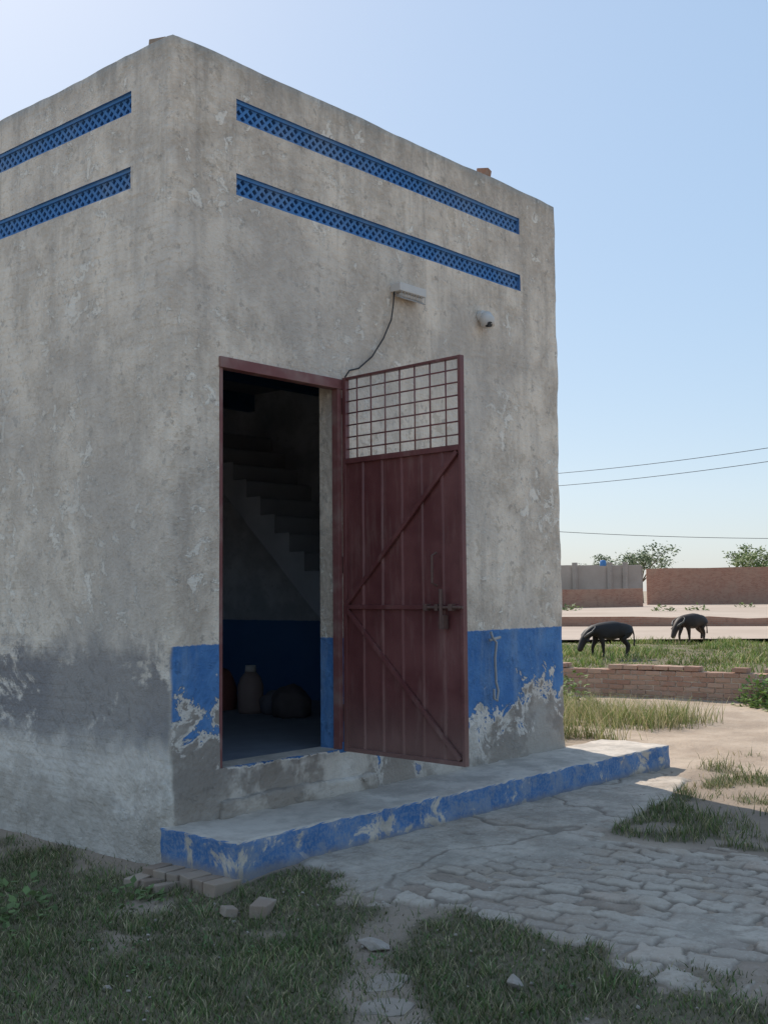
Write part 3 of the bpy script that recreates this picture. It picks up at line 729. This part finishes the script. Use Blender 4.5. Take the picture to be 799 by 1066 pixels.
# ------------------------------------------------------------ background
def bgwall_mat(name,c1,c2,mo,bw=.24,bh=.085):
    m=M(name,.95,.1)
    b=m.brick(m.comb(m.ma('SUBTRACT',m.ma('MULTIPLY',m.x,float(R2[0])),m.ma('MULTIPLY',m.y,-float(R2[1]))),m.z),c1,c2,mo,bw,bh,.01)
    n=m.noise(.6,5,.65); n2=m.noise(3,5,.7)
    c=m.mix(m.ma('MULTIPLY',m.mr(n,.4,.65),.45),b[0],(.42,.28,.20)); c=m.mix(m.ma('MULTIPLY',m.mr(n2,.5,.7),.4),c,(.19,.105,.075))
    return m.out(c)
MB1=bgwall_mat('boundary_brick',(.36,.165,.11),(.44,.23,.155),(.36,.28,.22))
MPLG=flat('tan_render',(.46,.39,.33),.95,.25,.8,dust=((.30,.245,.20),.5))
def wall_seg(name,pa,pb,z0,z1,t,mat,parent=None,cap=None):
    a=Vector(pa[:2]);b=Vector(pb[:2]); d=(b-a).normalized(); n=Vector((-d.y,d.x))*t/2
    nseg=max(1,int((b-a).length/1.5))
    top=[z1+random.uniform(-.05,.05) for _ in range(nseg+1)]
    V=[];Fc=[]
    for i in range(nseg+1):
        p=a+(b-a)*i/nseg
        V+=[(p.x-n.x,p.y-n.y,z0),(p.x+n.x,p.y+n.y,z0),(p.x+n.x,p.y+n.y,top[i]),(p.x-n.x,p.y-n.y,top[i])]
    for i in range(nseg):
        o=i*4
        for k in range(4): Fc.append((o+k,o+(k+1)%4,o+4+(k+1)%4,o+4+k))
    Fc+=[(0,1,2,3),(nseg*4+3,nseg*4+2,nseg*4+1,nseg*4)]
    return pymesh(name,V,Fc,mat,parent)
wall_seg('boundary_brick_wall',PL(97,22.1),PL(90,75),-.2,3.45,.3,MB1)
wall_seg('boundary_brick_wall.001',PL(80,8),PL(86,19.2),-.2,1.75,.3,MB1)
g=empty('distant_farmhouse')
wall_seg('front_wall',PL(112,12),PL(112,25.0),-.2,4.0,.3,MPLG,g)
wall_seg('side_wall',PL(112,25.0),PL(120,26.6),-.2,4.0,.3,MPLG,g)
wall_seg('rear_wall',PL(120,13),PL(120,26.6),-.2,4.3,.3,MPLG,g)
for q_ in (18.5,21.9,23.4):
    p=PL(111.7,q_); box('pillar',p[0]-.2,p[0]+.2,p[1]-.2,p[1]+.2,0,4.35,MPLG,g,.02)
p=PL(113,21.5); v,f=tube([(p[0],p[1],3.7),(p[0],p[1],4.45),(p[0],p[1],4.6)],[.32,.32,.2],16); pymesh('water_tank',v,f,MBLUE,g,True)
MSAND=flat('sandy_yard',(.48,.38,.30),.95,.15,.5,dust=((.38,.29,.22),.6))
yd=[PL(50,3),PL(41.5,40),PL(96,80),PL(110,20),PL(80,5)]
y0_=.38
pymesh('sandy_yard',[(a,b,y0_) for a,b,_ in yd]+[(a,b,-.3) for a,b,_ in yd],[(0,1,2,3,4),(0,5,6,1)],MSAND)
wall_seg('retaining_wall',PL(49.9,3),PL(41.4,40),-.2,y0_+.08,.25,MB1)
tr=[PL(35.5,2),PL(33.2,40),PL(41.2,40.5),PL(49.5,2)]
pymesh('sand_track',[(a,b,.11) for a,b,_ in tr],[(0,1,2,3)],MSAND)
cs=[]
for i in range(9):
    a=PL(random.uniform(62,90),random.uniform(10,34)); cs.append((a[0],a[1],.36))
leafy('yard_shrubs',cs,60,.2,.6,.4,(.14,.19,.07))
MBARK=flat('bark',(.16,.12,.09),.95,.3,8)
MTREE=leaf_mat('tree_leaves',.2)
def tree(name,base,ht,crown,nl=2600,green=(.09,.13,.045),leaf=.22,seed=1):
    rd=random.Random(seed); e=empty(name)
    b=Vector(base); parts=[]; tips=[]
    fork=b+Vector((rd.uniform(-.2,.2),rd.uniform(-.2,.2),ht*.4))
    parts.append(tube([b,b+(fork-b)*.5+Vector((.1,.05,0)),fork],[ht*.035,ht*.028,ht*.022],8))
    for i in range(9):
        a=i*2.4+rd.random(); R=crown*(.35+.6*rd.random())
        tip=fork+Vector((math.cos(a)*R,math.sin(a)*R,ht*(.18+.42*rd.random())))
        mid=fork+(tip-fork)*.5+Vector((0,0,-.1*ht*rd.random()+.05*ht))
        parts.append(tube([fork,mid,tip],[ht*.015,ht*.009,ht*.003],6)); tips+=[tip,mid+(tip-mid)*.5]
        for k in range(2):
            t2=tip+Vector((rd.uniform(-1,1)*crown*.3,rd.uniform(-1,1)*crown*.3,rd.uniform(-.02,.12)*ht)); parts.append(tube([mid,t2],[ht*.006,ht*.002],5)); tips.append(t2)
    v,f=merge(parts); pymesh('trunk_and_limbs',v,f,MBARK,e,True)
    Vs=[];C=[]
    for i in range(nl):
        t=rd.choice(tips); p=t+Vector((rd.gauss(0,crown*.13),rd.gauss(0,crown*.13),rd.gauss(0,crown*.07)))
        d=Vector((rd.gauss(0,1),rd.gauss(0,1),rd.gauss(0,.5))).normalized(); s=d.orthogonal().normalized()
        ll=leaf*(.5+rd.random()); Vs+=[p,p+d*ll*.5+s*ll*.3,p+d*ll,p+d*ll*.5-s*ll*.3]
        g_=.55+.9*rd.random(); C+=[tuple(q*g_ for q in green)]*4
    npmesh('crown',np.array([v[:] for v in Vs]),quads=np.arange(nl*4).reshape(-1,4),mat=MTREE,parent=e,cols=np.array(C))
tree('acacia_tree',PL(135,30.2),6.2,3.8,2600,leaf=.3,seed=3,green=(.13,.17,.07))
tree('acacia_tree.001',PL(150,28.0),6.6,3.2,2200,leaf=.3,seed=8,green=(.12,.16,.07))
tree('acacia_tree.002',PL(128,41.8),6.3,3.0,2600,leaf=.3,seed=5,green=(.16,.21,.06))
tree('acacia_tree.003',PL(160,60),8,4,2000,leaf=.35,seed=12)
def wire(name,pts_,r_=.018):
    P_=[]
    for i in range(len(pts_)-1):
        a=Vector(pts_[i]);b=Vector(pts_[i+1]);n_=24
        for k in range(n_):
            t=k/n_; p=a.lerp(b,t); p.z-=4*.018*(b-a).length*t*(1-t); P_.append(p)
    P_.append(Vector(pts_[-1])); v,f=tube(P_,r_,5); pymesh(name,v,f,MBLACK)
wire('power_line',[PL(44,1,5.9),PL(27,14,5.75)],.009)
wire('power_line.001',[PL(44,1,5.45),PL(27,14,5.4)],.009)
wire('power_line.002',[PL(95,2,7.6),PL(85,45,5.5)],.022)
for i,(p,hh) in enumerate([(PL(27,14),6.4),(PL(44,1),6.6),(PL(85,45),6.8),(PL(95,2),9)]):
    v,f=tube([(p[0],p[1],-.2),(p[0],p[1],hh)],[.13,.09],10)
    pymesh('utility_pole' if i==0 else 'utility_pole.%03d'%i,v,f,MC,None,True)
# ------------------------------------------------------------ water buffalo
MCOW=flat('black_hide',(.022,.018,.017),.6,.3,6,dust=((.06,.045,.035),.4))
MCOW2=flat('brown_black_hide',(.035,.022,.017),.6,.3,6,dust=((.08,.055,.04),.4))
MHOOF=flat('horn',(.10,.09,.08),.5,.2,20)
def cow(name,loc,head,sc,mat,sw=0.):
    e=empty(name); e.location=loc; e.rotation_euler=(0,0,head); e.scale=(sc,)*3
    # spine: rump, hips, belly, chest, withers/neck base, neck, poll, face, muzzle
    vs=[((-.72,0,1.14),.30),((-.38,0,1.10),.38),((.02,0,1.04),.42),((.42,0,1.10),.39),((.74,0,1.10),.25),((.98,0,.90),.18),((1.14,sw*.3,.68),.165),((1.24,sw*.5,.46),.125),((1.32,sw*.6,.26),.12)]
    ed=[(i,i+1) for i in range(8)]
    for s in (1,-1):
        b=len(vs); fo=.14*s
        vs+=[((-.72,.17*s,.98),.20),((-.54+fo*.5,.20*s,.74),.135),((-.82+fo,.19*s,.48),.072),((-.76+fo,.19*s,.14),.048),((-.70+fo,.19*s,.03),.065)]
        ed+=[(0,b)]+[(b+k,b+k+1) for k in range(4)]
        b=len(vs)
        vs+=[((.50,.17*s,.90),.17),((.46-fo*.5,.18*s,.68),.105),((.51-fo,.18*s,.40),.066),((.49-fo,.18*s,.14),.046),((.53-fo,.18*s,.03),.062)]
        ed+=[(3,b)]+[(b+k,b+k+1) for k in range(4)]
    b=len(vs); vs+=[((-.97,0,1.18),.055),((-1.06,.02,.9),.028),((-1.05,.05,.62),.026),((-1.04,.05,.44),.045)]
    ed+=[(0,b),(b,b+1),(b+1,b+2),(b+2,b+3)]
    me=bpy.data.meshes.new('body'); me.from_pydata([v for v,_ in vs],ed,[]); 
    o=link(bpy.data.objects.new('body',me),e)
    sk=o.modifiers.new('skin','SKIN'); 
    for i,(v,rr) in enumerate(vs): me.skin_vertices[0].data[i].radius=(rr,rr)
    me.skin_vertices[0].data[0].use_root=True
    su=o.modifiers.new('sub','SUBSURF'); su.levels=2; su.render_levels=2
    me.materials.append(mat); sk.use_smooth_shade=True
    for s in (1,-1):
        v=[(1.08,.13*s+sw*.3,.76),(1.04,.26*s+sw*.3,.80),(1.0,.38*s+sw*.3,.70),(1.06,.25*s+sw*.3,.66)]
        ea=pymesh('ear',v,[(0,1,2,3)],mat,e); q_=ea.modifiers.new('s','SOLIDIFY'); q_.thickness=.02
        vv,ff=tube([(1.12,.09*s+sw*.3,.82),(1.05,.24*s+sw*.3,.93),(.90,.33*s+sw*.3,1.05),(.74,.26*s+sw*.3,1.20),(.70,.14*s+sw*.3,1.27)],[.055,.048,.038,.022,.006],8); pymesh('horn',vv,ff,MHOOF,e,True)
    return e
p=PL(27.0,5.25); zc=float(hz(np.array([p[0]]),np.array([p[1]]))[0])
cow('water_buffalo',(p[0],p[1],zc+.01),YAW+math.pi/2+.3,.60,MCOW)
p=PL(35.0,9.3); zc=float(hz(np.array([p[0]]),np.array([p[1]]))[0])
cow('water_buffalo.001',(p[0],p[1],zc),YAW+math.pi/2+.6,.64,MCOW2)
# ------------------------------------------------------------ light, sky
SUNA=math.radians(70); SUNE=math.radians(41)
w=bpy.data.worlds.new('World'); scene.world=w; w.use_nodes=True
nt=w.node_tree; bg=nt.nodes['Background']; sky=nt.nodes.new('ShaderNodeTexSky'); sky.sky_type='NISHITA'
sky.sun_disc=False; sky.sun_elevation=SUNE; sky.sun_rotation=math.pi/2-SUNA
sky.air_density=1.0; sky.dust_density=.9; sky.ozone_density=1.5
gm=nt.nodes.new('ShaderNodeGamma'); gm.inputs[1].default_value=.42
hs=nt.nodes.new('ShaderNodeHueSaturation'); hs.inputs['Saturation'].default_value=1.7
mx=nt.nodes.new('ShaderNodeMix'); mx.data_type='RGBA'; mx.inputs[0].default_value=.35
nt.links.new(sky.outputs[0],gm.inputs[0]); nt.links.new(gm.outputs[0],hs.inputs['Color']); nt.links.new(hs.outputs[0],mx.inputs[6])
mx.inputs[7].default_value=(1.05,1.5,2.15,1)
nt.links.new(mx.outputs[2],bg.inputs[0]); bg.inputs[1].default_value=.41
sd=bpy.data.lights.new('sun','SUN'); sd.energy=5.0; sd.angle=math.radians(.5); sd.color=(1,.93,.83)
so=link(bpy.data.objects.new('sun',sd))
dv=Vector((math.cos(SUNA)*math.cos(SUNE),math.sin(SUNA)*math.cos(SUNE),math.sin(SUNE)))
so.rotation_euler=dv.to_track_quat('Z','Y').to_euler(); so.location=(0,0,30)
F=Vector((math.cos(YAW)*math.cos(PIT),math.sin(YAW)*math.cos(PIT),math.sin(PIT)))
R=Vector((math.sin(YAW),-math.cos(YAW),0)); Up=R.cross(F)
Rr=R*math.cos(ROL)+Up*math.sin(ROL); Ur=-R*math.sin(ROL)+Up*math.cos(ROL)
cd=bpy.data.cameras.new('camera'); cam=link(bpy.data.objects.new('camera',cd))
mw=Matrix((Rr,Ur,-F)).transposed().to_4x4(); mw.translation=Vector((CX,CY,CZ)); cam.matrix_world=mw
cd.sensor_fit='VERTICAL'; cd.sensor_height=36; cd.lens=FPX/1066*36; cd.clip_start=.05; cd.clip_end=5000
scene.camera=cam
scene.view_settings.view_transform='Standard'; scene.view_settings.look='None'; scene.view_settings.exposure=0
